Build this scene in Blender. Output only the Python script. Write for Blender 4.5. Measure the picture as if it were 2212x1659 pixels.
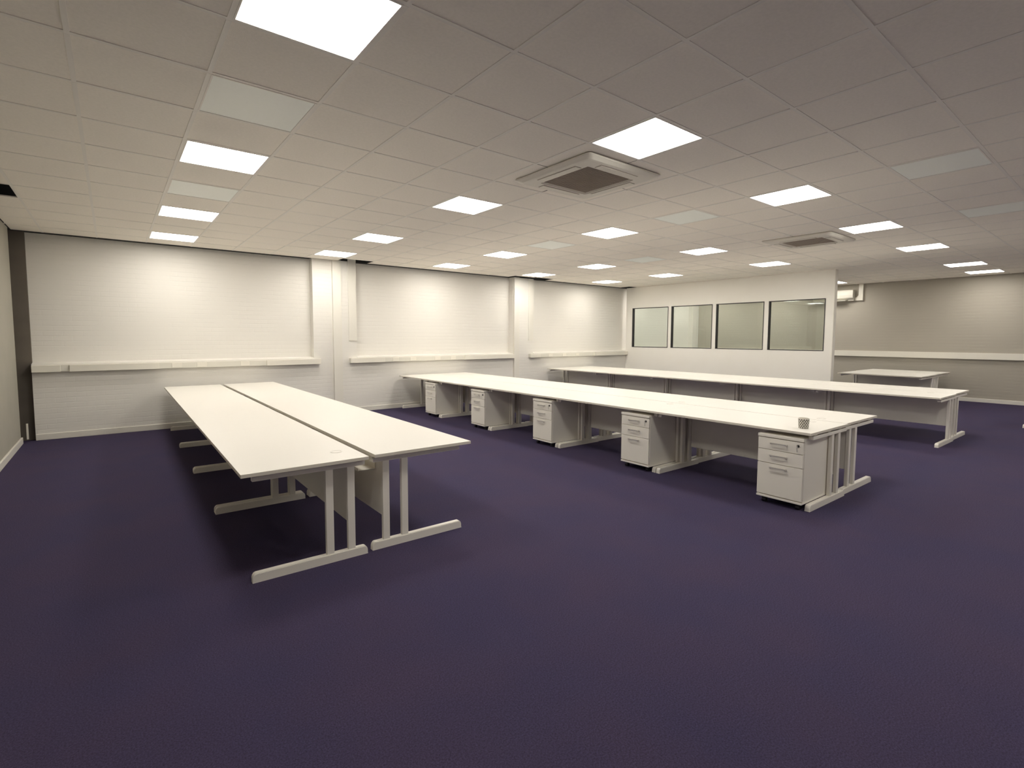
import bpy, bmesh, math, random
from mathutils import Vector, Matrix
random.seed(7)
D = bpy.data
for o in list(D.objects): D.objects.remove(o)
SC = bpy.context.scene
C = SC.collection

# ------------------------------------------------------------------ camera, world, exposure
W, H = 2212.0, 1659.0
F = 1091.9
YAW, PITCH, ROLL = .6615, -.0704, .0028
CAMZ, HC = 1.5047, 2.9606           # camera height, ceiling height
cy, sy, cp, sp = math.cos(YAW), math.sin(YAW), math.cos(PITCH), math.sin(PITCH)
fw = Vector((sy*cp, cy*cp, sp)); rt0 = Vector((cy, -sy, 0)); up0 = rt0.cross(fw)
cr, sr = math.cos(ROLL), math.sin(ROLL)
rt = cr*rt0 + sr*up0; up = -sr*rt0 + cr*up0
cam = D.cameras.new('camera'); co = D.objects.new('camera', cam); C.objects.link(co)
m = Matrix((rt, up, -fw)).transposed().to_4x4(); m.translation = Vector((0, 0, CAMZ))
co.matrix_world = m
cam.sensor_fit = 'HORIZONTAL'; cam.sensor_width = 36.0
cam.lens = F*36.0/W
cam.shift_x = 13.578/W
cam.shift_y = -24.704/W
cam.clip_start = .05; cam.clip_end = 100
SC.camera = co
world = D.worlds.new('world'); SC.world = world; world.use_nodes = True
world.node_tree.nodes['Background'].inputs[0].default_value = (0, 0, 0, 1)
world.node_tree.nodes['Background'].inputs[1].default_value = 0
SC.view_settings.view_transform = 'Standard'; SC.view_settings.look = 'None'
SC.view_settings.gamma = 1; SC.view_settings.use_curve_mapping = False
SC.view_settings.exposure = 1.66
SC.cycles.max_bounces = 16; SC.cycles.diffuse_bounces = 14; SC.cycles.glossy_bounces = 6; SC.cycles.transparent_max_bounces = 12
PANEL_STRENGTH = 7.0
PANEL_COLOR = (1.0, .95, .86, 1)

# ------------------------------------------------------------------ materials
def lin(r, g, b):
    f = lambda c: (c/255/12.92) if c/255 <= .04045 else ((c/255+.055)/1.055)**2.4
    return (f(r), f(g), f(b), 1)
def mat(name, col, rough=.6, metal=0, spec=.5):
    m = D.materials.new(name); m.use_nodes = True
    b = m.node_tree.nodes['Principled BSDF']
    b.inputs['Base Color'].default_value = col; b.inputs['Roughness'].default_value = rough
    b.inputs['Metallic'].default_value = metal; b.inputs['Specular IOR Level'].default_value = spec
    return m
def nodes(m): return m.node_tree.nodes, m.node_tree.links, m.node_tree.nodes['Principled BSDF']
def mottled(name, a, b, scale, rough, bump=0, bscale=200, detail=4, spec=.3):
    m = mat(name, a, rough, 0, spec); n, l, p = nodes(m)
    tc = n.new('ShaderNodeTexCoord'); no = n.new('ShaderNodeTexNoise')
    no.inputs['Scale'].default_value = scale; no.inputs['Detail'].default_value = detail
    l.new(tc.outputs['Object'], no.inputs['Vector'])
    rp = n.new('ShaderNodeValToRGB'); rp.color_ramp.elements[0].position = .35; rp.color_ramp.elements[1].position = .65
    rp.color_ramp.elements[0].color = a; rp.color_ramp.elements[1].color = b
    l.new(no.outputs['Fac'], rp.inputs['Fac']); l.new(rp.outputs['Color'], p.inputs['Base Color'])
    if bump:
        n2 = n.new('ShaderNodeTexNoise'); n2.inputs['Scale'].default_value = bscale; n2.inputs['Detail'].default_value = 2
        l.new(tc.outputs['Object'], n2.inputs['Vector'])
        bp = n.new('ShaderNodeBump'); bp.inputs['Strength'].default_value = bump; bp.inputs['Distance'].default_value = .004
        l.new(n2.outputs['Fac'], bp.inputs['Height']); l.new(bp.outputs['Normal'], p.inputs['Normal'])
    return m
def brick(name, col, axis, strength=.35):
    """painted brickwork: courses 75 mm, running along x or y"""
    m = mat(name, col, .55, 0, .3); n, l, p = nodes(m)
    tc = n.new('ShaderNodeTexCoord'); sx = n.new('ShaderNodeSeparateXYZ'); cb = n.new('ShaderNodeCombineXYZ')
    l.new(tc.outputs['Object'], sx.inputs[0])
    l.new(sx.outputs[0 if axis == 'x' else 1], cb.inputs[0]); l.new(sx.outputs[2], cb.inputs[1])
    br = n.new('ShaderNodeTexBrick'); br.inputs['Scale'].default_value = 1
    br.inputs['Brick Width'].default_value = .225; br.inputs['Row Height'].default_value = .075
    br.inputs['Mortar Size'].default_value = .006; br.inputs['Mortar Smooth'].default_value = .6
    l.new(cb.outputs[0], br.inputs['Vector'])
    no = n.new('ShaderNodeTexNoise'); no.inputs['Scale'].default_value = 2.2; no.inputs['Detail'].default_value = 5
    l.new(tc.outputs['Object'], no.inputs['Vector'])
    mu = n.new('ShaderNodeMath'); mu.operation = 'MULTIPLY'
    zf = n.new('ShaderNodeMath'); zf.operation = 'PINGPONG'; zf.inputs[1].default_value = .0375
    l.new(sx.outputs[2], zf.inputs[0])
    ln = n.new('ShaderNodeMapRange'); ln.interpolation_type = 'SMOOTHSTEP'; ln.inputs[1].default_value = .0; ln.inputs[2].default_value = .007
    ln.inputs[3].default_value = 1; ln.inputs[4].default_value = 0; l.new(zf.outputs[0], ln.inputs[0])
    cmb = n.new('ShaderNodeMath'); cmb.operation = 'MULTIPLY_ADD'; cmb.inputs[1].default_value = .25
    l.new(br.outputs['Fac'], cmb.inputs[0]); l.new(ln.outputs[0], cmb.inputs[2])
    ns = n.new('ShaderNodeMapRange'); ns.inputs[1].default_value = .42; ns.inputs[2].default_value = .68
    ns.inputs[3].default_value = .1; ns.inputs[4].default_value = 1; l.new(no.outputs['Fac'], ns.inputs[0])
    l.new(cmb.outputs[0], mu.inputs[0]); l.new(ns.outputs[0], mu.inputs[1])
    n2 = n.new('ShaderNodeTexNoise'); n2.inputs['Scale'].default_value = 30; n2.inputs['Detail'].default_value = 3
    l.new(tc.outputs['Object'], n2.inputs['Vector'])
    ad = n.new('ShaderNodeMath'); ad.operation = 'MULTIPLY_ADD'; ad.inputs[1].default_value = .12
    l.new(n2.outputs['Fac'], ad.inputs[0])
    sb = n.new('ShaderNodeMath'); sb.operation = 'MULTIPLY'; sb.inputs[1].default_value = -1
    l.new(mu.outputs[0], sb.inputs[0]); l.new(sb.outputs[0], ad.inputs[2])
    bp = n.new('ShaderNodeBump'); bp.inputs['Strength'].default_value = strength; bp.inputs['Distance'].default_value = .006
    l.new(ad.outputs[0], bp.inputs['Height']); l.new(bp.outputs['Normal'], p.inputs['Normal'])
    return m

M = {}
M['white_brick'] = brick('painted_white_brick', (.77, .75, .705, 1), 'x')
M['taupe_brick'] = brick('painted_taupe_brick', (.41, .38, .325, 1), 'y')
M['grey_plaster'] = mottled('grey_beige_plaster', (.37, .355, .30, 1), (.39, .37, .315, 1), 3, .7)
M['white_plaster'] = mottled('white_plaster', (.88, .86, .805, 1), (.89, .87, .82, 1), 3, .6)
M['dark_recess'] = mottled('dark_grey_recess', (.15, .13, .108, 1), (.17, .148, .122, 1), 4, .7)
M['plenum_shade'] = mat('plenum_shade_black', (.02, .02, .018, 1), .9)  # near-black colour stands in for the shade above the ceiling
M['gloss_white'] = mat('white_gloss_trim', (.76, .735, .67, 1), .35)
M['pvc'] = mat('white_plastic', (.78, .75, .67, 1), .4)
M['pvc_grey'] = mat('pale_grey_plastic', (.70, .68, .61, 1), .45)
M['steel'] = mat('white_painted_steel', (.84, .81, .74, 1), .38)
M['laminate'] = mat('white_laminate', (.79, .765, .715, 1), .42, 0, .35)
M['ped_white'] = mat('white_board', (.83, .80, .73, 1), .45)
M['edge'] = mat('desk_edging', (.70, .66, .58, 1), .5)
M['chrome'] = mat('satin_metal', (.72, .70, .65, 1), .3, .55)
M['black'] = mat('black_plastic', (.015, .013, .018, 1), .5)
M['grille'] = mat('brown_grey_grille', (.40, .345, .29, 1), .7)
M['ac'] = mat('cream_ac_plastic', (.76, .73, .65, 1), .45)
M['ac_wall'] = mat('cream_wall_unit_plastic', (.60, .575, .51, 1), .5)
M['frame'] = mat('dark_window_gasket', (.035, .03, .035, 1), .5)
M['tile'] = mottled('mineral_fibre_tile', (.90, .86, .785, 1), (.94, .895, .82, 1), 60, .9, .25, 350, 6, .1)
M['tee'] = mat('white_ceiling_grid', (.86, .83, .77, 1), .5)
M['lens'] = mottled('pale_green_lens', (.93, .97, .92, 1), (.94, .98, .93, 1), 25, .3)
M['pot_white'] = mat('glazed_white', (.75, .72, .65, 1), .3)
M['pot_black'] = mat('glazed_black', (.03, .027, .02, 1), .4)
M['soil'] = mat('pot_inside', (.5, .48, .43, 1), .7)

def carpet():
    m = mat('purple_carpet', (.09, .07, .14, 1), .95, 0, .1); n, l, p = nodes(m)
    tc = n.new('ShaderNodeTexCoord')
    big = n.new('ShaderNodeTexNoise'); big.inputs['Scale'].default_value = 1.6; big.inputs['Detail'].default_value = 3
    fine = n.new('ShaderNodeTexNoise'); fine.inputs['Scale'].default_value = 420; fine.inputs['Detail'].default_value = 3
    mid = n.new('ShaderNodeTexNoise'); mid.inputs['Scale'].default_value = 150; mid.inputs['Detail'].default_value = 5
    for q in (big, fine, mid): l.new(tc.outputs['Object'], q.inputs['Vector'])
    r1 = n.new('ShaderNodeValToRGB'); e = r1.color_ramp.elements
    e[0].position, e[1].position = .35, .65
    e[0].color = (.050, .042, .088, 1); e[1].color = (.057, .044, .086, 1)
    l.new(big.outputs['Fac'], r1.inputs['Fac'])
    a = n.new('ShaderNodeMath'); a.operation = 'ADD'; l.new(fine.outputs['Fac'], a.inputs[0]); l.new(mid.outputs['Fac'], a.inputs[1])
    mr = n.new('ShaderNodeMapRange'); mr.inputs[1].default_value = .7; mr.inputs[2].default_value = 1.3
    mr.inputs[3].default_value = .55; mr.inputs[4].default_value = 1.45; l.new(a.outputs[0], mr.inputs[0])
    mx = n.new('ShaderNodeVectorMath'); mx.operation = 'SCALE'
    l.new(r1.outputs['Color'], mx.inputs[0]); l.new(mr.outputs[0], mx.inputs['Scale'])
    l.new(mx.outputs[0], p.inputs['Base Color'])
    bp = n.new('ShaderNodeBump'); bp.inputs['Strength'].default_value = .35; bp.inputs['Distance'].default_value = .003
    l.new(a.outputs[0], bp.inputs['Height']); l.new(bp.outputs['Normal'], p.inputs['Normal'])
    return m
M['carpet'] = carpet()
def emis():
    m = D.materials.new('lit_panel'); m.use_nodes = True; n = m.node_tree.nodes; l = m.node_tree.links
    n.remove(n['Principled BSDF']); e = n.new('ShaderNodeEmission')
    e.inputs[0].default_value = PANEL_COLOR; e.inputs[1].default_value = PANEL_STRENGTH
    l.new(e.outputs[0], n['Material Output'].inputs[0]); return m
M['lit'] = emis()
def glass():
    m = D.materials.new('tinted_glass'); m.use_nodes = True; n = m.node_tree.nodes; l = m.node_tree.links
    n.remove(n['Principled BSDF'])
    t = n.new('ShaderNodeBsdfTransparent'); t.inputs[0].default_value = (.89, .915, .89, 1)
    g = n.new('ShaderNodeBsdfGlossy'); g.inputs['Roughness'].default_value = .02; g.inputs[0].default_value = (.9, 1, .95, 1)
    f = n.new('ShaderNodeFresnel'); f.inputs[0].default_value = 1.5
    x = n.new('ShaderNodeMixShader'); l.new(f.outputs[0], x.inputs[0]); l.new(t.outputs[0], x.inputs[1]); l.new(g.outputs[0], x.inputs[2])
    l.new(x.outputs[0], n['Material Output'].inputs[0]); return m
M['glass'] = glass()

# ------------------------------------------------------------------ mesh helpers
def box(bm, x0, x1, y0, y1, z0, z1, mi=0, skip=()):
    v = [bm.verts.new(p) for p in ((x0,y0,z0),(x1,y0,z0),(x1,y1,z0),(x0,y1,z0),(x0,y0,z1),(x1,y0,z1),(x1,y1,z1),(x0,y1,z1))]
    for k, f in dict(b=(0,3,2,1), t=(4,5,6,7), s=(0,1,5,4), e=(1,2,6,5), n=(2,3,7,6), w=(3,0,4,7)).items():
        if k in skip: continue
        fc = bm.faces.new([v[i] for i in f]); fc.material_index = mi
def mesh(name, bm, mats, bevel=0, seg=2, smooth=False):
    if bevel:
        bmesh.ops.bevel(bm, geom=[e for e in bm.edges], offset=bevel, segments=seg, affect='EDGES', profile=.6, clamp_overlap=True)
    bmesh.ops.recalc_face_normals(bm, faces=bm.faces)
    me = D.meshes.new(name); bm.to_mesh(me); bm.free()
    for m in (mats if isinstance(mats, (list, tuple)) else [mats]): me.materials.append(m)
    if smooth:
        for p in me.polygons: p.use_smooth = True
    return me
def link(name, me, parent=None, loc=(0,0,0)):
    o = D.objects.new(name, me); C.objects.link(o); o.location = loc
    if parent: o.parent = parent
    return o
def tag(o, label, cat, group=None):
    o['label'] = label; o['category'] = cat
    if group: o['group'] = group
    return o
def thing(name, label, cat, loc, rz=0, group=None):
    o = D.objects.new(name, None); C.objects.link(o); o.location = loc; o.rotation_euler = (0, 0, rz)
    o.empty_display_size = .1
    return tag(o, label, cat, group)
def boxes(name, lst, mats, parent=None, bevel=0, **k):
    bm = bmesh.new()
    for b in lst: box(bm, *b)
    return link(name, mesh(name, bm, mats, bevel, **k), parent)
def struct(name, lst, mats, parent=None, bevel=0, **k):
    o = boxes(name, lst, mats, parent, bevel, **k)
    if parent is None: o['kind'] = 'structure'
    return o
def dup(root, loc, label, group=None):
    r = root.copy(); C.objects.link(r); r.location = loc; r['label'] = label
    if group: r['group'] = group
    for ch in list(root.children):
        c = ch.copy(); C.objects.link(c); c.parent = r
        for g in list(ch.children):
            d = g.copy(); C.objects.link(d); d.parent = c
    return r

# ------------------------------------------------------------------ room shell
XL, XR, YF, YN = -1.05, 16.1, 9.8, -2.6
XP, XP2, YP = 12.2, 12.32, 4.275          # partition: faces and free end
RD = .16                                   # recess depth of the wall panels
struct('floor', [(XL-.4, XR+.3, YN-.3, YF+.4, -.1, 0)], M['carpet'])
struct('wall_left', [(XL-.3, XL, YN, 9.62, 0, HC+.3)], M['grey_plaster'])
struct('wall_near', [(XL-.3, XR+.3, YN-.2, YN, 0, HC+.3)], M['white_plaster'])
struct('wall_right', [(XR, XR+.2, YN, YF+.3, 0, HC+.3)], M['taupe_brick'])
zs = 1.095
wf = bmesh.new()
X1 = -.915
box(wf, X1, XR, YF, YF+.35, 0, 1.02)                                        # lower wall
for a, b in ((3.02, 3.86), (7.85, 8.51), (15.75, XR)): box(wf, a, b, YF, YF+RD+.02, 1.02, HC+.008)
box(wf, X1, XR, YF+RD, YF+.35, 1.02, HC+.008)                                # recessed panels
for a, b in ((X1, 3.02), (3.86, 7.85), (8.51, 15.75)):                      # sloping sills
    v = [wf.verts.new(p) for p in ((a,YF-.012,1.02),(b,YF-.012,1.02),(b,YF+RD,1.02),(a,YF+RD,1.02),(a,YF-.012,zs),(b,YF-.012,zs),(b,YF+RD,zs+.022),(a,YF+RD,zs+.022))]
    for f in ((0,3,2,1),(4,5,6,7),(0,1,5,4),(1,2,6,5),(2,3,7,6),(3,0,4,7)): wf.faces.new([v[i] for i in f])
o = link('wall_far', mesh('wall_far', wf, M['white_brick'])); o['kind'] = 'structure'
# dark recess in the left corner and its pale conduit
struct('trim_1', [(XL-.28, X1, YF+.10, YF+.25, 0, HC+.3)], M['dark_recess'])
struct('trim_2', [(-.995, -.975, 9.66, 9.68, .05, .27)], M['pvc'])
# boxed columns on the far wall
struct('trim_3', [(3.385, 3.55, YF-.05, YF, 0, HC+.008)], M['gloss_white'])
struct('trim_4', [(7.86, 8.02, YF-.05, YF, 0, HC+.008)], M['gloss_white'])
struct('trim_5', [(3.70, 3.86, YF-.015, YF, 1.42, HC+.25)], M['gloss_white'])
struct('trim_6', [(8.35, 8.51, YF-.012, YF, 1.42, HC+.008)], M['gloss_white'])
# partition with four openings
WN = [(8.345, 9.57), (7.04, 8.25), (5.735, 6.94), (4.432, 5.63)]
Z0, Z1 = 1.217, 2.357
pt = [(XP, XP2, YP, YF, 0, Z0), (XP, XP2, YP, YF, Z1, HC)]
ys = [YP, WN[3][0], WN[3][1], WN[2][0], WN[2][1], WN[1][0], WN[1][1], WN[0][0], WN[0][1], YF]
for i in range(0, 10, 2): pt.append((XP, XP2, ys[i], ys[i+1], Z0, Z1))
o = struct('wall_partition', pt, M['white_plaster'])
struct('trim_7', [(XP-.006, XP2+.006, YP-.012, YP, 0, HC-.002)], M['gloss_white'])
for i, (a, b) in enumerate(WN):
    t = .017
    w = struct('window_%d' % (i+1), [(XP-.006, XP+.09, a, a+t, Z0, Z1), (XP-.006, XP+.09, b-t, b, Z0, Z1),
        (XP-.006, XP+.09, a+t, b-t, Z0, Z0+t), (XP-.006, XP+.09, a+t, b-t, Z1-t, Z1)], M['frame'])
    boxes('glass_pane', [(XP+.035, XP+.041, a+t, b-t, Z0+t, Z1-t)], M['glass'], w)
# skirting boards
bb = .09
def skirt(name, segs):
    bm = bmesh.new()
    for s in segs:
        box(bm, *s)
    o = link(name, mesh(name, bm, M['gloss_white'], .004, 1)); o['kind'] = 'structure'
skirt('baseboard_left', [(XL, XL+.022, YN, 9.62, 0, bb)])
skirt('baseboard_far', [(X1, 3.385, YF-.018, YF, 0, bb), (3.55, 7.86, YF-.018, YF, 0, bb), (8.02, XP, YF-.018, YF, 0, bb), (XP2, XR, YF-.018, YF, 0, bb)])
skirt('baseboard_right', [(XR-.02, XR, YN, YF-.02, 0, bb)])
skirt('baseboard_partition', [(XP-.018, XP, YP, YF-.02, 0, bb)])

# ------------------------------------------------------------------ ceiling: tiles in an exposed grid
GX, GY, G = .4895, 2.7072, .6
lit = [(c, r) for c in (0, 4, 8, 12, 16) for r in (-1, 3, 7, 10)] + [(21, -1), (24, -1), (24, 4)]
lit_hidden = [(20, 10), (24, 10), (21, 7), (24, 7)]
lit_near = [(4, -5), (8, -5), (12, -5), (16, -5), (21, -5)]
plain = [(0, 1), (0, 5), (8, 1), (8, 5), (12, 5), (8, -3), (12, -3)]
ac_cells = [(c, r) for c0, r0 in ((4, 0), (12, 0)) for c in (c0, c0+1) for r in (r0, r0+1)]
skipc = set(lit+lit_hidden+lit_near+plain+[(-3, 7)])
xmin, xmax, ymin, ymax = XL+.012, XR-.012, YN+.01, YF-.014
bm = bmesh.new()
notch = {(5, 11): 9.46, (12, 11): 9.52, (13, 11): 9.46, (19, 11): 9.45}
for c in range(-3, 27):
    for r in range(-13, 12):
        if (c, r) in skipc: continue
        x0, x1 = GX+c*G, GX+(c+1)*G; y0, y1 = GY+r*G, GY+(r+1)*G
        if (c, r) in notch: y1 = notch[(c, r)]
        y1 = min(y1, ymax)
        x0, x1, y0 = max(x0, xmin), min(x1, xmax), max(y0, ymin)
        if x1-x0 < .02 or y1-y0 < .02: continue
        z = HC + .0022 + random.random()*.0022
        tx, ty = (random.random()-.5)*.0018, (random.random()-.5)*.0018
        g = .0035
        v = [bm.verts.new(p) for p in ((x0+g,y0+g,z+tx),(x1-g,y0+g,z+ty),(x1-g,y1-g,z-tx),(x0+g,y1-g,z-ty))]
        bm.faces.new(v)
tw = .012
inac = lambda x, y: any(GX+a*G+.02 < x < GX+(a+2)*G-.02 and GY+.02 < y < GY+2*G-.02 for a in (4, 12))
for c in range(-2, 27):
    x = GX+c*G
    if x > xmax: continue
    for r in range(-13, 12):
        y0, y1 = max(GY+r*G, ymin), min(GY+(r+1)*G, ymax)
        if (c, r) in notch or (c-1, r) in notch: y1 = min(y1, 9.45)
        if inac(x, (y0+y1)/2) or y1 <= y0: continue
        box(bm, x-tw, x+tw, y0+tw, y1-tw, HC, HC+.012, 1)
for r in range(-12, 12):
    y = GY+r*G
    for c in range(-3, 27):
        x0, x1 = max(GX+c*G, xmin), min(GX+(c+1)*G, xmax)
        if x1-x0 < .02 or inac((x0+x1)/2, y): continue
        box(bm, x0-(tw if c == -3 else -tw), x1+tw if x1 < xmax-.02 else x1, y-tw, y+tw, HC+.0004, HC+.012, 1)
# near-black boxes over the grid, painted for the unlit plenum's shade
box(bm, XL-.35, XR+.3, YN-.3, YF+.4, HC+.32, HC+.36, 2)
box(bm, XL-.3, XR+.1, YF+.012, YF+.36, HC+.0085, HC+.32, 2)
box(bm, XL-.02, XL+.008, YN, YF, HC+.003, HC+.32, 2); box(bm, XR-.008, XR+.02, YN, YF, HC+.003, HC+.32, 2)
ce = link('ceiling', mesh('ceiling', bm, [M['tile'], M['tee'], M['plenum_shade']])); ce['kind'] = 'structure'

# ------------------------------------------------------------------ lit and unlit ceiling panels
def panel_meshes(kind):
    bm = bmesh.new(); a, b = .288, .279
    for s in ((-a, -b, -a, a), (b, a, -a, a), (-b, b, -a, -b), (-b, b, b, a)): box(bm, s[0], s[1], s[2], s[3], -.002, .012)
    fr = mesh('frame', bm, M['tee'])
    bm = bmesh.new(); box(bm, -b, b, -b, b, .001, .011)
    return fr, mesh('diffuser', bm, M['lit'] if kind else M['lens'])
def put_panel(fr, df, name, label, cat, group, c, r):
    t = thing(name, label, cat, (GX+(c+.5)*G, GY+(r+.5)*G, HC), 0, group)
    link('frame', fr, t); link('diffuser', df, t)
colw = {0: 'the leftmost column', 4: 'the second column from left', 8: 'the third column from left', 12: 'the fourth column from left', 16: 'the fifth column from left'}
roww = {-1: 'nearest', 3: 'second nearest', 7: 'third nearest', 10: 'farthest'}
fr, df = panel_meshes(1)
for c, r in lit:
    if c in colw: lb = 'lit square ceiling light, %s in %s' % (roww[r], colw[c])
    else: lb = {(21, -1): 'lit square ceiling light, second from the taupe right wall', (24, -1): 'lit square ceiling light right against the taupe right wall',
                (24, 4): 'lit square ceiling light half hidden behind the partition end'}[(c, r)]
    put_panel(fr, df, 'ceiling_light', lb, 'light', 'lit square ceiling lights', c, r)
for c, r in lit_hidden:
    put_panel(fr, df, 'ceiling_light', 'lit square ceiling light behind the partition, ' + ('far left' if (c, r) == (20, 10) else 'far right' if r == 10 else 'middle left' if c == 21 else 'middle right'), 'light', 'lit square ceiling lights', c, r)
for c, r in lit_near:
    put_panel(fr, df, 'ceiling_light', 'lit square ceiling light in the row just outside the near edge of the photo', 'light', 'lit ceiling lights outside the photo edge', c, r)
fr2, df2 = panel_meshes(0)
pl = {(0, 1): 'unlit pale green ceiling panel, largest, between the two nearest left lights', (0, 5): 'unlit pale green ceiling panel at far left between two lit lights',
      (8, 1): 'unlit pale green ceiling panel right of the near cassette, between lit lights', (8, 5): 'faint unlit ceiling panel over the middle desk row, towards the far wall',
      (12, 5): 'faint unlit ceiling panel in front of the partition windows', (8, -3): 'unlit pale green ceiling panel at upper right of the photo',
      (12, -3): 'unlit pale green ceiling panel cut by the right edge of the photo'}
for k, lb in pl.items(): put_panel(fr2, df2, 'unlit_ceiling_panel', lb, 'ceiling panel', 'unlit pale green ceiling panels', *k)

# ------------------------------------------------------------------ ceiling cassette air conditioners
def rsq(bm, h, r, z, n=6):
    vs = []
    for q, (cx, cyy) in enumerate(((h-r, h-r), (-h+r, h-r), (-h+r, -h+r), (h-r, -h+r))):
        for k in range(n+1):
            a = math.pi/2*(q+k/n); vs.append(bm.verts.new((cx+r*math.cos(a), cyy+r*math.sin(a), z)))
    return vs
def loopfaces(bm, rings, mi=0):
    for a, b in zip(rings, rings[1:]):
        for i in range(len(a)):
            f = bm.faces.new((a[i], a[(i+1) % len(a)], b[(i+1) % len(a)], b[i])); f.material_index = mi
def cassette():
    t = thing('ceiling_cassette', 'large four-way ceiling cassette air conditioner beside a bright ceiling light', 'air conditioner', (GX+5*G, GY+G-.02, HC), 0, 'ceiling cassette air conditioners')
    bm = bmesh.new()
    rings = [rsq(bm, .470, .03, 0), rsq(bm, .476, .04, -.008), rsq(bm, .470, .05, -.016), rsq(bm, .43, .05, -.034), rsq(bm, .41, .04, -.038), rsq(bm, .298, .012, -.038), rsq(bm, .292, .01, -.028), rsq(bm, .283, .008, -.028), rsq(bm, .280, .008, -.018)]
    loopfaces(bm, rings)
    f = link('fascia', mesh('fascia', bm, M['ac'], smooth=False), t)
    bm = bmesh.new(); box(bm, -.281, .281, -.281, .281, -.022, -.018)
    for i in range(27):
        y = -.27+i*.54/26; box(bm, -.279, .279, y-.004, y+.004, -.027, -.022)
    link('intake_grille', mesh('intake_grille', bm, M['grille']), t)
    for k in range(4):
        bm = bmesh.new()
        box(bm, -.235, .235, .322, .385, -.043, -.0385, 0); box(bm, -.24, .24, .315, .392, -.0392, -.037, 1)
        me = mesh('air_flap', bm, [M['ac'], M['grille']]); me.transform(Matrix.Rotation(k*math.pi/2, 4, 'Z')); link('air_flap', me, t)
    return t
c1 = cassette()
dup(c1, (GX+13*G, GY+G-.02, HC), 'smaller-looking far ceiling cassette air conditioner over the back desk row')

# ------------------------------------------------------------------ cable trunking under the sills
def trunking(x0, x1, lids, label, ends):
    t = thing('cable_trunking', label, 'trunking', (0, YF, 0), 0, 'white cable trunking under the sills')
    boxes('back_box', [(x0, x1, -.065, 0, .985, 1.078)], M['pvc_grey'], t, .002, seg=1)
    for a, b in lids: boxes('cover', [(a, b, -.092, -.0655, .982, 1.081)], M['pvc'], t, .002, seg=1)
    for s in ends: boxes('socket_plate', [(s, s+.14, -.071, -.0655, .992, 1.068)], M['pvc'], t, .002, seg=1)
trunking(X1+.005, 3.12, [(X1+.005, -.60), (-.50, .58), (2.17, 3.12)], 'white wall trunking below the sill behind the left desk row', [.75, 1.1, 1.75])
trunking(3.70, 7.84, [(3.70, 4.42), (6.38, 7.84)], 'white wall trunking between the two boxed columns behind the middle desks', [4.6, 5.0, 5.6, 6.0])
trunking(8.36, 12.18, [(8.36, 8.70), (10.74, 12.18)], 'white wall trunking in the bay next to the windowed partition', [9.0, 9.5, 10.0])
t = thing('cable_trunking', 'long white trunking rail along the taupe right wall', 'trunking', (XR, 0, 1.0), 0, 'white cable trunking on the walls')
boxes('back_box', [(-.05, -.001, YN+.02, YF-.02, .01, .155)], M['pvc_grey'], t)
boxes('cover', [(-.062, -.0505, YN+.02, YF-.02, .008, .16)], M['pvc'], t, .002, seg=1)

# ------------------------------------------------------------------ wall air conditioner on the right wall
t = thing('wall_air_conditioner', 'white wall-mounted air conditioner on the taupe wall behind the partition end', 'air conditioner', (XR, 5.62, 2.52))
def prism(bm, prof, y0, y1):
    a = [bm.verts.new((x, y0, z)) for x, z in prof]; b = [bm.verts.new((x, y1, z)) for x, z in prof]
    n = len(prof)
    for i in range(n): bm.faces.new((a[i], a[(i+1) % n], b[(i+1) % n], b[i]))
    bm.faces.new(a[::-1]); bm.faces.new(b)
bm = bmesh.new(); prism(bm, [(0, .03), (-.14, .03), (-.20, .07), (-.215, .15), (-.21, .27), (-.19, .29), (0, .29)], -.5, .5)
link('casing', mesh('casing', bm, M['ac_wall'], .004, 1), t)
bm = bmesh.new(); prism(bm, [(-.06, .012), (-.24, -.005), (-.245, .012), (-.06, .028)], -.34, .48)
link('louvre', mesh('louvre', bm, M['ac_wall']), t)
bm = bmesh.new(); prism(bm, [(0, .03), (-.12, .03), (-.12, .0), (0, 0)], -.5, -.36); prism(bm, [(0, .03), (-.04, .03), (-.04, .0), (0, 0)], -.36, .5)
link('drip_tray', mesh('drip_tray', bm, M['ac_wall']), t)
tc_ = thing('pipe_cover', 'white L-shaped pipe cover running from air conditioner up to the ceiling', 'pipe cover', (XR, 0, 0))
bm = bmesh.new()
pr = [(5.12, 2.52), (4.93, 2.52), (4.93, 2.955), (5.03, 2.955), (5.03, 2.66), (5.07, 2.61), (5.12, 2.60)]
a = [bm.verts.new((0, y, z)) for y, z in pr]; b = [bm.verts.new((-.07, y, z)) for y, z in pr]; n_ = len(pr)
for i in range(n_): bm.faces.new((a[i], a[(i+1) % n_], b[(i+1) % n_], b[i]))
bm.faces.new(a); bm.faces.new(b[::-1])
link('duct', mesh('duct', bm, M['pvc']), tc_)

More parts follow.
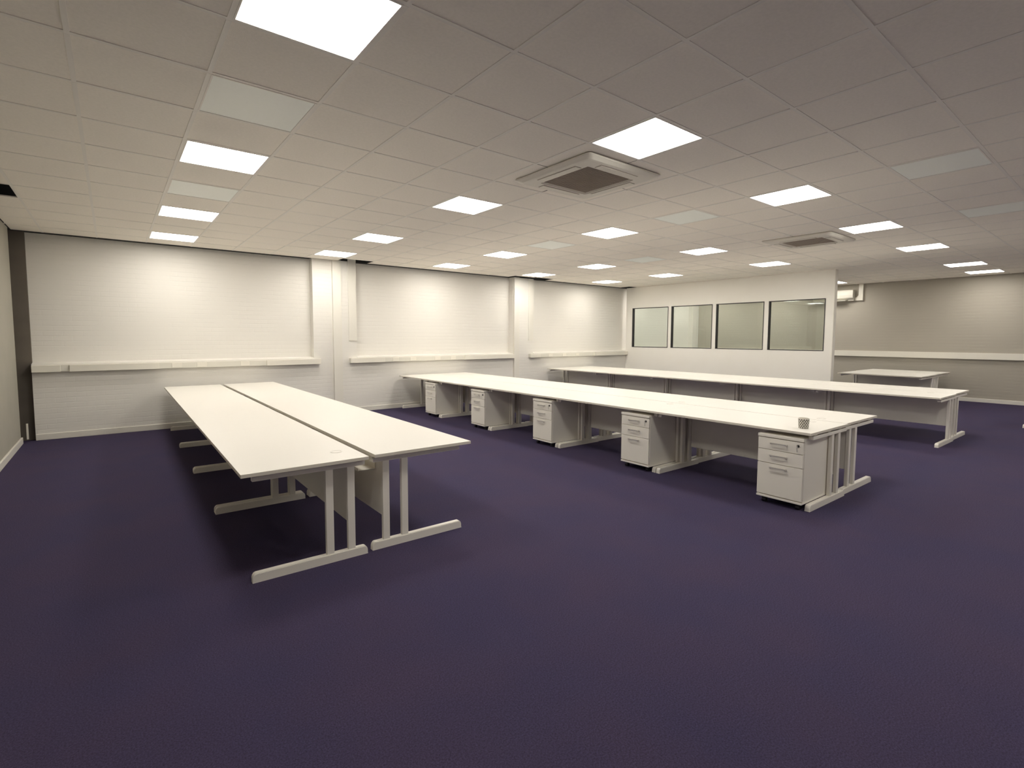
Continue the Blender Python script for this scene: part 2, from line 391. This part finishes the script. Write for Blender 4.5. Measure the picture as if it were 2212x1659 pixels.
# ------------------------------------------------------------------ desks
ZT, TH = .695, .022
cache = {}
def desk_meshes(w, L, i0, i1, mir, po=.105):
    k = (w, L, i0, i1, mir, po)
    if k in cache: return cache[k]
    S = lambda me: (me.transform(Matrix.Scale(-1, 4, (1, 0, 0))), me.flip_normals()) if mir else None
    r = {}
    bm = bmesh.new(); box(bm, 0, w, .0004, L-.0004, ZT-TH, ZT)
    me = mesh('desktop', bm, [M['laminate'], M['edge']], .001, 2)
    for p in me.polygons:
        if abs(p.normal.z) < .9: p.material_index = 1
    S(me); r['top'] = me
    ya, yb = i0+.0225, L-i1-.0225
    bm = bmesh.new(); box(bm, w-po, w-po+.018, ya+.02, yb-.02, .225, ZT-TH-.012)
    me = mesh('modesty_panel', bm, M['ped_white'], .0015, 1); S(me); r['mod'] = me
    for j, yc in ((0, ya), (1, yb)):
        bm = bmesh.new()
        box(bm, w-po-.025, w-po+.025, yc-.015, yc+.015, .05, .632); box(bm, w-po-.17, w-po-.12, yc-.015, yc+.015, .05, .632)
        me = mesh('leg_frame', bm, M['steel'], .003, 2); S(me); r['post%d' % j] = me
        bm = bmesh.new(); x0, x1 = .055, w+.004; n = 5; R = .034
        pr = [(x0, 0), (x1, 0)] + [(x1-R*.75*(1-math.cos(a)), .058-R+R*math.sin(a)) for a in [math.pi/2*q/n for q in range(n+1)]] + \
             [(x0+R*.75*(1-math.cos(a)), .058-R+R*math.sin(a)) for a in [math.pi/2*(1-q/n) for q in range(n+1)]]
        p0 = [bm.verts.new((x, yc-.0215, z)) for x, z in pr]; p1 = [bm.verts.new((x, yc+.0215, z)) for x, z in pr]; N = len(pr)
        for i in range(N): bm.faces.new((p0[i], p0[(i+1) % N], p1[(i+1) % N], p1[i]))
        bm.faces.new(p0[::-1]); bm.faces.new(p1)
        bmesh.ops.recalc_face_normals(bm, faces=bm.faces)
        es = [e for e in bm.edges if len(e.link_faces) == 2 and abs(e.verts[0].co.y-e.verts[1].co.y) < 1e-6 and min(e.verts[0].co.z, e.verts[1].co.z) > .001]
        bmesh.ops.bevel(bm, geom=es, offset=.004, segments=2, affect='EDGES')
        me = mesh('foot', bm, M['steel']); S(me); r['foot%d' % j] = me
        bm = bmesh.new(); box(bm, .07, w-.008, yc-.02, yc+.02, .628, .657)
        for xx in (.12, w*.5, w-.16): box(bm, xx, xx+.06, yc-.008, yc+.008, .655, ZT-TH)
        me = mesh('top_rail', bm, M['steel'], .0015, 1); S(me); r['rail%d' % j] = me
    bm = bmesh.new(); N = 28
    cx_, cy_ = w-.13, .27
    ring = lambda rr, z: [bm.verts.new((cx_+rr*math.cos(2*math.pi*i/N), cy_+rr*math.sin(2*math.pi*i/N), z)) for i in range(N)]
    rs = [ring(.041, ZT), ring(.040, ZT+.0025), ring(.033, ZT+.003), ring(.032, ZT+.0012)]
    loopfaces(bm, rs); c0 = bm.verts.new((cx_, cy_, ZT+.0012))
    for i in range(N): bm.faces.new((rs[3][i], rs[3][(i+1) % N], c0))
    me = mesh('cable_port', bm, M['laminate']); S(me); r['port'] = me
    cache[k] = r; return r
ROT = -.0105
def desk(x0, y0, jy, w, L, i0, i1, mir, label, group, port=True, tray=False, po=.105):
    """x0 = outer edge (or inner edge+w when mirrored) at row start y0; jy = distance along the row"""
    m = desk_meshes(w, L, i0, i1, mir, po)
    c, s = math.cos(ROT), math.sin(ROT)
    t = thing('desk', label, 'desk', (x0 - s*jy, y0 + c*jy, 0), ROT, group)
    link('desktop', m['top'], t); link('modesty_panel', m['mod'], t)
    if port: link('cable_port', m['port'], t)
    for j in (0, 1):
        f = link('leg_frame', m['post%d' % j], t); link('foot', m['foot%d' % j], f); link('top_rail', m['rail%d' % j], f)
    if tray:
        k = 'tray'
        if k not in cache:
            bm = bmesh.new()
            box(bm, -w-.045, -w+.08, .20, L-.06, .545, .548); box(bm, -w-.047, -w-.045, .20, L-.06, .545, .565); box(bm, -w+.08, -w+.083, .20, L-.06, .545, .66)
            cache[k] = mesh('cable_tray', bm, M['steel'])
        link('cable_tray', cache[k], t)
    return t
ordn = ['nearest the camera', 'second from the camera', 'third from the camera', 'fourth from the camera', 'last, against the far wall']
# left row: 2 x 4 with an open gap down the middle
L1 = 1.60
for k in range(4):
    pos = ordn[k] if k < 3 else 'last, next to the far wall'
    desk(.562, 3.24, k*L1, .783, L1, .055 if k == 0 else .004, .055 if k == 3 else .004, False,
         'white desk, left-hand double row, left side, ' + pos, 'desks of the left-hand double row', k in (0,))
    desk(2.180, 3.24, k*L1, .785, L1, .055 if k == 0 else .004, .055 if k == 3 else .004, True,
         'white desk, left-hand double row, right side, ' + pos, 'desks of the left-hand double row', False, k < 2)
L2 = 1.59
for rowx, w, side in ((4.645, .815, 'middle'), (8.84, .84, 'back')):
    for k in range(5):
        front = 'drawer-unit side' if side == 'middle' else 'front side'
        desk(rowx, 1.75, k*L2, w, L2, .006, .006, False, 'white desk, %s double row, %s, %s' % (side, front, ordn[k]), 'desks of the %s double row' % side, k in (0, 1, 4), False, .16 if side == 'middle' else .115)
        desk(rowx+2*w+.012, 1.75, k*L2, w, L2, .006, .006, True, 'white desk, %s double row, rear side, %s' % (side, ordn[k]), 'desks of the %s double row' % side, k in (0, 1, 4), False, .145 if side == 'middle' else .13)
desk(13.35, 2.98, 0, 1.2, 1.56, .01, .01, False, 'deep white desk near the taupe wall beyond the partition, side facing the room', 'two desks beside the taupe wall', False)
desk(15.77, 2.98, 0, 1.2, 1.56, .01, .01, True, 'deep white desk near the taupe wall beyond the partition, side facing that wall', 'two desks beside the taupe wall', False)
desk(11.95+.02, -.29, 0, .8, 1.6, .006, .006, False, 'white desk at the right photo edge, only its foot tip showing', 'desks of the row outside the right edge', False)

# ------------------------------------------------------------------ drawer pedestals
PW, PD = .39, .565
def pedestal(label):
    t = thing('drawer_pedestal', label, 'drawer unit', (0, 0, 0), ROT, 'white three-drawer pedestals under the middle desks')
    boxes('carcass', [(.022, PD, 0, PW, .078, .612), (.0, PD, -.0, PW, .060, .078)], M['ped_white'], t, .0015, seg=1)
    boxes('top_slab', [(-.004, PD, -.001, PW+.001, .612, .637)], M['ped_white'], t, .0015, seg=1)
    for z0, z1, zh in ((.502, .604, .566), (.380, .497, .455), (.088, .375, .345)):
        d = boxes('drawer', [(.0, .020, .003, PW-.003, z0, z1)], M['ped_white'], t, .0012, seg=1)
        yc = PW*.52; hw = .070
        bm = bmesh.new()
        box(bm, -.030, -.022, yc-hw, yc+hw, zh-.006, zh+.006)
        box(bm, -.026, .0, yc-hw, yc-hw+.010, zh-.012, zh+.004); box(bm, -.026, .0, yc+hw-.010, yc+hw, zh-.012, zh+.004)
        link('handle', mesh('handle', bm, M['chrome'], .002, 2), d)
        if z0 > .5:
            bm = bmesh.new(); N = 16; yl = .045; zl = .572
            a = [bm.verts.new((-.006, yl+.011*math.cos(2*math.pi*i/N), zl+.011*math.sin(2*math.pi*i/N))) for i in range(N)]
            b = [bm.verts.new((.0, v.co.y, v.co.z)) for v in a]
            for i in range(N): bm.faces.new((a[i], a[(i+1) % N], b[(i+1) % N], b[i]))
            bm.faces.new(a)
            link('lock', mesh('lock', bm, M['black']), d)
            bm = bmesh.new(); box(bm, -.024, -.006, yl-.0015, yl+.0015, zl-.006, zl+.006); box(bm, -.023, -.020, yl-.006, yl+.004, zl-.050, zl-.008)
            link('key', mesh('key', bm, M['chrome'], .001, 1), d)
    for x, y in ((.06, .05), (.06, PW-.05), (PD-.06, .05), (PD-.06, PW-.05)):
        bm = bmesh.new()
        bmesh.ops.create_cone(bm, cap_ends=True, segments=20, radius1=.021, radius2=.021, depth=.034, matrix=Matrix.Translation((x, y, .0215)) @ Matrix.Rotation(math.pi/2, 4, 'X'))
        box(bm, x-.016, x+.016, y-.018, y+.018, .036, .060)
        link('castor', mesh('castor', bm, M['black']), t)
    return t
pl_ = ['white three-drawer pedestal under the middle row, nearest the camera, below the patterned pot',
       'white three-drawer pedestal under the middle row, second from the camera',
       'white three-drawer pedestal under the middle row, third of five from the camera',
       'white three-drawer pedestal under the middle row, fourth from the camera',
       'white three-drawer pedestal under the middle row, smallest and nearest the far wall']
p0 = None
for k in range(5):
    jy = k*L2+.0505
    loc = (4.635 - math.sin(ROT)*jy, 1.75+jy, 0)
    if p0 is None: p0 = pedestal(pl_[0]); p0.location = loc
    else: dup(p0, loc, pl_[k])

# ------------------------------------------------------------------ patterned pot on the middle row
pot = thing('patterned_pot', 'small round pot with black and white triangle pattern on a middle desk', 'pot', (4.865, 1.90, ZT))
bm = bmesh.new(); N, RW, hh = 14, 6, .092
rows = []
for j in range(RW+1):
    rr = .040+.006*j/RW; z = .004+(hh-.008)*j/RW
    rows.append([bm.verts.new((rr*math.cos(2*math.pi*(i+.5*(j % 2))/N), rr*math.sin(2*math.pi*(i+.5*(j % 2))/N), z)) for i in range(N)])
for j in range(RW):
    lo, hi = rows[j], rows[j+1]
    for i in range(N):
        n1 = (i+1) % N
        if j % 2 == 0:
            f1 = bm.faces.new((lo[i], lo[n1], hi[i])); f2 = bm.faces.new((lo[n1], hi[n1], hi[i]))
        else:
            f1 = bm.faces.new((lo[i], lo[n1], hi[n1])); f2 = bm.faces.new((lo[i], hi[n1], hi[i]))
        f1.material_index = 1; f2.material_index = 0
top = rows[-1]
rim = [bm.verts.new((v.co.x, v.co.y, hh)) for v in top]; inn = [bm.verts.new((v.co.x*.91, v.co.y*.91, hh)) for v in top]
dn = [bm.verts.new((v.co.x*.85, v.co.y*.85, .02)) for v in top]; base = [bm.verts.new((v.co.x*.95, v.co.y*.95, 0)) for v in rows[0]]
loopfaces(bm, [base, rows[0]]); loopfaces(bm, [top, rim, inn, dn]); bm.faces.new(dn); bm.faces.new(base[::-1])
me = D.meshes.new('body'); bm.to_mesh(me); bm.free(); me.materials.append(M['pot_white']); me.materials.append(M['pot_black'])
link('body', me, pot)
